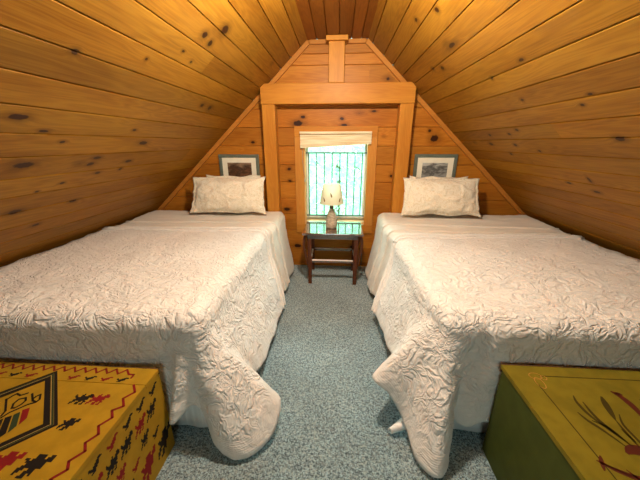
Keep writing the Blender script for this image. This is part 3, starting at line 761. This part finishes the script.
# zig-zag down the right (and mirrored left) edge
zz = [(-.835,.928), (-.804,.892), (-.832,.859), (-.803,.823), (-.836,.802), (-.811,.772), (-.837,.736), (-.811,.705), (-.833,.672), (-.809,.644), (-.836,.61), (-.817,.585), (-.845,.555), (-.817,.53), (-.842,.505), (-.815,.48), (-.842,.455)]
strip(bm, L(zz), .0095, MT, .0006, 2); strip(bm, [(-p[0], p[1]) for p in L(zz)], .0095, MT, .0006, 2)
def ti(x, y, mi, art, w, h): icon(bm, art, Matrix.Translation((x-CX, y-CYc, CZ)), w, h, mi, .0006, 0.)
for s_ in (1, -1):
    X = lambda x: x if s_ > 0 else 2*CX-x
    ti(X(-1.002), .845, 1, BEAST, .078, .052); ti(X(-.932), .848, 2, BEAST, .078, .052)
    ti(X(-.957), .735, 1, RIDER, .062, .050)
    ti(X(-1.047), .592, 2, RIDER, .090, .072); ti(X(-.940), .588, 1, RIDER, .095, .075)
    ti(X(-1.03), .48, 1, BEAST, .07, .05)
lid = obj('chest_lid', bm, YM, t)
bm = BM(); box(bm, x0c-.004-CX, x1c-CX+.002, .9325-CYc, y1c-.010-CYc, .480, CZ)
strip_pts = []
n = 29
for i in range(n+1): strip_pts.append((-1.63+(-.874+1.63)*i/n, (.985, 1.012)[i % 2] if i < n else .985))
strip_pts.append((-.874, .965))
strip(bm, L(strip_pts), .0085, MT, .0006, 2)
for x, mi in ((-1.14, 2), (-1.06, 1), (-.983, 2), (-.908, 1), (-1.348, 2), (-1.425, 1), (-1.50, 2), (-1.58, 1)):
    icon(bm, BIRD, Matrix.Translation((x-CX, .953-CYc, CZ)), .052, .026, mi, .0006)
obj('hinge_rail', bm, YM, t)
bm = BM(); box(bm, x0c-.004-CX, x1c-CX+.002, y1c-.0098-CYc, y1c-.005-CYc, .470, CZ+.001); obj('back_edge', bm, M_edge, t)
for o_ in (body, lid): pass

M_grn = plain('green_paint', (.055, .070, .012), .6, spec=.15, bumpsc=30, bumpd=.0006, var=.10)
M_olv = plain('olive_gold_paint', (.17, .135, .010), .6, spec=.15, bumpsc=30, bumpd=.0006, var=.12)
M_mar = plain('maroon_paint', (.085, .02, .01), .6, spec=.12)
M_brn = plain('olive_brown_paint', (.050, .036, .006), .6, spec=.12)
M_org = plain('orange_scroll_paint', (.42, .20, .03), .5)
GX, GY, GZ = 1.27, .80, .54
t = thing('green_chest', 'green painted wooden chest with olive top and reeds, beside the right bed', 'chest', (GX, GY, 0))
def LG(p): return [(q[0]-GX, q[1]-GY) for q in p]
bm = BM(); box(bm, .826-GX, 1.72-GX, .42-GY, 1.108-GY, 0, .518); bev(obj('chest_body', bm, M_grn, t), .004)
bm = BM(); box(bm, .820-GX, 1.726-GX, .414-GY, 1.110-GY, .520, GZ)
GM = [M_olv, M_mar, M_brn, M_org, M_grn]; MG = top(GZ)
strip(bm, LG([(.952, 1.052), (1.60, 1.052)]), .004, MG, .0005, 2)
strip(bm, LG([(.916, 1.000), (.912, .47)]), .004, MG, .0005, 2)
strip(bm, LG([(1.63, 1.00), (1.63, .47)]), .004, MG, .0005, 2)
# corner scrolls
for sx in (1, -1):
    cx = .932 if sx > 0 else 1.612
    for (rx, ry, ox, oy) in ((.026, .018, 0, .030), (.016, .030, -.004, -.008), (.012, .012, .030, .022)):
        strip(bm, LG([(cx+sx*ox+rx*math.cos(a*PI/7), 1.02+oy+ry*math.sin(a*PI/7)) for a in range(14)]), .003, MG, .0005, 3, True)
def leaf(bm, pts, wmax, mi):
    pts = catmull(pts, 5); n = len(pts); Lf, Rt = [], []
    for i, p in enumerate(pts):
        a = V3((*pts[max(i-1, 0)], 0)); b_ = V3((*pts[min(i+1, n-1)], 0)); q = (b_-a).normalized(); w = wmax*math.sin(PI*min(max(i/(n-1), .06), .97))**.8/2+.0006
        Lf.append((p[0]-q.y*w, p[1]+q.x*w)); Rt.append((p[0]+q.y*w, p[1]-q.x*w))
    for i in range(n-1): prism(bm, [Lf[i], Rt[i], Rt[i+1], Lf[i+1]], MG, .0006, mi)
for pts, w, mi in (([(1.02,.953), (1.009,.918), (1.014,.859), (1.05,.77)], .010, 2), ([(1.034,.924), (1.030,.847), (1.06,.75)], .010, 2),
                   ([(.977,.874), (.988,.841), (1.010,.806), (1.039,.745)], .010, 2), ([(1.003,.842), (1.039,.815), (1.056,.756)], .009, 2),
                   ([(1.129,.955), (1.112,.91), (1.092,.85)], .022, 2), ([(1.092,.85), (1.085,.80), (1.08,.74)], .007, 2),
                   ([(1.127,.875), (1.103,.831), (1.099,.766), (1.09,.72)], .008, 2), ([(1.081,.814), (1.085,.765)], .009, 2),
                   ([(1.190,.985), (1.208,.955), (1.212,.905), (1.20,.86)], .024, 1), ([(1.198,.978), (1.222,.968)], .014, 1),
                   ([(1.20,.86), (1.17,.80), (1.12,.72)], .006, 1), ([(1.27,.95), (1.24,.86), (1.16,.74)], .008, 2), ([(1.32,.92), (1.27,.83), (1.17,.73)], .007, 2),
                   ([(.900,.696), (.916,.684), (.95,.659), (1.03,.62)], .010, 1), ([(.925,.712), (.912,.69), (.899,.664)], .012, 1), ([(.916,.684), (.98,.653), (1.06,.64)], .008, 1),
                   ([(.97,.672), (.985,.645), (1.02,.615)], .007, 1), ([(1.02,.725), (1.05,.738), (1.10,.730), (1.16,.70)], .036, 1)):
    leaf(bm, LG(pts), w, mi)
lid = obj('chest_lid', bm, GM, t)
bm = BM(); box(bm, .820-GX, 1.726-GX, 1.1102-GY, 1.116-GY, .50, GZ+.001); obj('back_edge', bm, M_edge, t)

# ------------------------------------------------------------------ outdoors
M_grass = plain('lawn_grass', (.16, .30, .08), .9, bumpsc=8, bumpd=.03, var=.3)
bm = BM(); box(bm, -14, 14, 4.5, 22, -3.1, -3.0); o = obj('ground', bm, M_grass); o['kind'] = 'structure'
m, nt, b = mat('leaf_green'); g = G(nt); tc = g.n('ShaderNodeTexCoord').outputs['Object']
nz = g.noise(tc, 5, 3); cl = g.mix(g.ss(nz, .35, .65), (.50, .80, .68), (.72, .94, .86)); g.put(b, 'Base Color', cl); b.inputs['Roughness'].default_value = .6
out = nt.nodes['Material Output']; tl = nt.nodes.new('ShaderNodeBsdfTranslucent'); mx = nt.nodes.new('ShaderNodeMixShader'); mx.inputs[0].default_value = .5
nt.links.new(cl, tl.inputs[0]); nt.links.new(b.outputs[0], mx.inputs[1]); nt.links.new(tl.outputs[0], mx.inputs[2]); nt.links.new(mx.outputs[0], out.inputs[0])
M_leaf = m; M_bark = plain('bark', (.16, .12, .08), .9, bumpsc=30, bumpd=.01)
def tree(x, y, h, r, seed, label):
    rng = random.Random(seed); t = thing('tree', label, 'tree', (x, y, -3.0), 'trees outside the window')
    bm = BM(); tube(bm, [(0, 0, 0), (.05, 0, h*.4), (0, .05, h*.85)], [.14, .10, .03], 8)
    br = []
    for k in range(9):
        a = rng.random()*2*PI; z0 = h*(.3+.55*rng.random()); e = V3((math.cos(a)*r*.8, math.sin(a)*r*.8, z0+r*.4)); br.append(e)
        tube(bm, [(0, 0, z0), tuple(e*.5+V3((0, 0, z0*.5))), tuple(e)], [.045, .03, .01], 6)
    obj('trunk', bm, M_bark, t, True)
    bm = BM()
    for k in range(5200):
        a = rng.random()*2*PI; zz = rng.uniform(-1, 1); rr = rng.random()**.45
        c = V3((math.cos(a)*math.sqrt(1-zz*zz)*r*rr, math.sin(a)*math.sqrt(1-zz*zz)*r*rr, h*.58 + zz*rr*h*.46))
        s_ = rng.uniform(.08, .15); d1 = V3((rng.gauss(0, 1), rng.gauss(0, 1), rng.gauss(0, 1))).normalized(); d2 = d1.orthogonal().normalized()
        vs = [bm.verts.new(c+q) for q in (d1*s_, d2*s_*.45, -d1*s_, -d2*s_*.45)]; bm.faces.new(vs)
    obj('foliage', bm, M_leaf, t)
for q in ((-1.45, 7.3, 8.4, 1.45, 1, 'pale green leafy tree seen through the left half of the window'),
          (1.45, 7.5, 8.8, 1.45, 2, 'pale green leafy tree seen through the right half of the window'),
          (.0, 10.6, 8.8, 1.8, 3, 'hazy leafy tree standing behind the other trees outside the window')):
    tree(*q)

# ------------------------------------------------------------------ light
w = bpy.data.worlds.new('World'); bpy.context.scene.world = w; w.use_nodes = True
bg = w.node_tree.nodes['Background']; bg.inputs[0].default_value = (.76, .96, .93, 1); bg.inputs[1].default_value = 7.5
def light(name, kind, loc, energy, col, rot=(0, 0, 0), **k):
    l = bpy.data.lights.new(name, kind); l.energy = energy; l.color = col
    for a, v in k.items(): setattr(l, a, v)
    o = bpy.data.objects.new(name, l); C.objects.link(o); o.location = loc; o.rotation_euler = rot; return o, l
# portals help the sky light come in
for nm, loc, sx, sy, rot in (('window_portal', (.018, WY+.17, 1.10), .72, 1.05, (-PI/2, 0, 0)), ('back_window_portal', (.025, BY-.12, 1.37), .80, 1.02, (PI/2, 0, 0))):
    o, l = light(nm, 'AREA', loc, 1, (1, 1, 1), rot, shape='RECTANGLE', size=sx, size_y=sy); l.cycles.is_portal = True
light('ceiling_lamp', 'POINT', (.02, 1.50, 2.36), 158, (1., .885, .70), shadow_soft_size=.09)
# area light added outside, above the view, to strengthen cool daylight through the window
light('added_sky_fill', 'AREA', (.02, 5.2, 2.5), 420, (.70, .92, 1.), (-math.radians(60), 0, 0), shape='RECTANGLE', size=2.2, size_y=1.1)

# ------------------------------------------------------------------ camera
cam = bpy.data.cameras.new('Camera'); co = bpy.data.objects.new('Camera', cam); C.objects.link(co)
cam.sensor_width = 36; cam.lens = 284.27/640*36; cam.clip_start = .02
co.location = (.048, 0, 1.5116); co.rotation_euler = (math.radians(90-18.82), 0, math.radians(3.611))
sc = bpy.context.scene; sc.camera = co
sc.view_settings.view_transform = 'Standard'; sc.view_settings.look = 'None'; sc.view_settings.gamma = 1
sc.view_settings.use_curve_mapping = False; sc.view_settings.exposure = 0.
sc.cycles.max_bounces = 10; sc.cycles.diffuse_bounces = 6
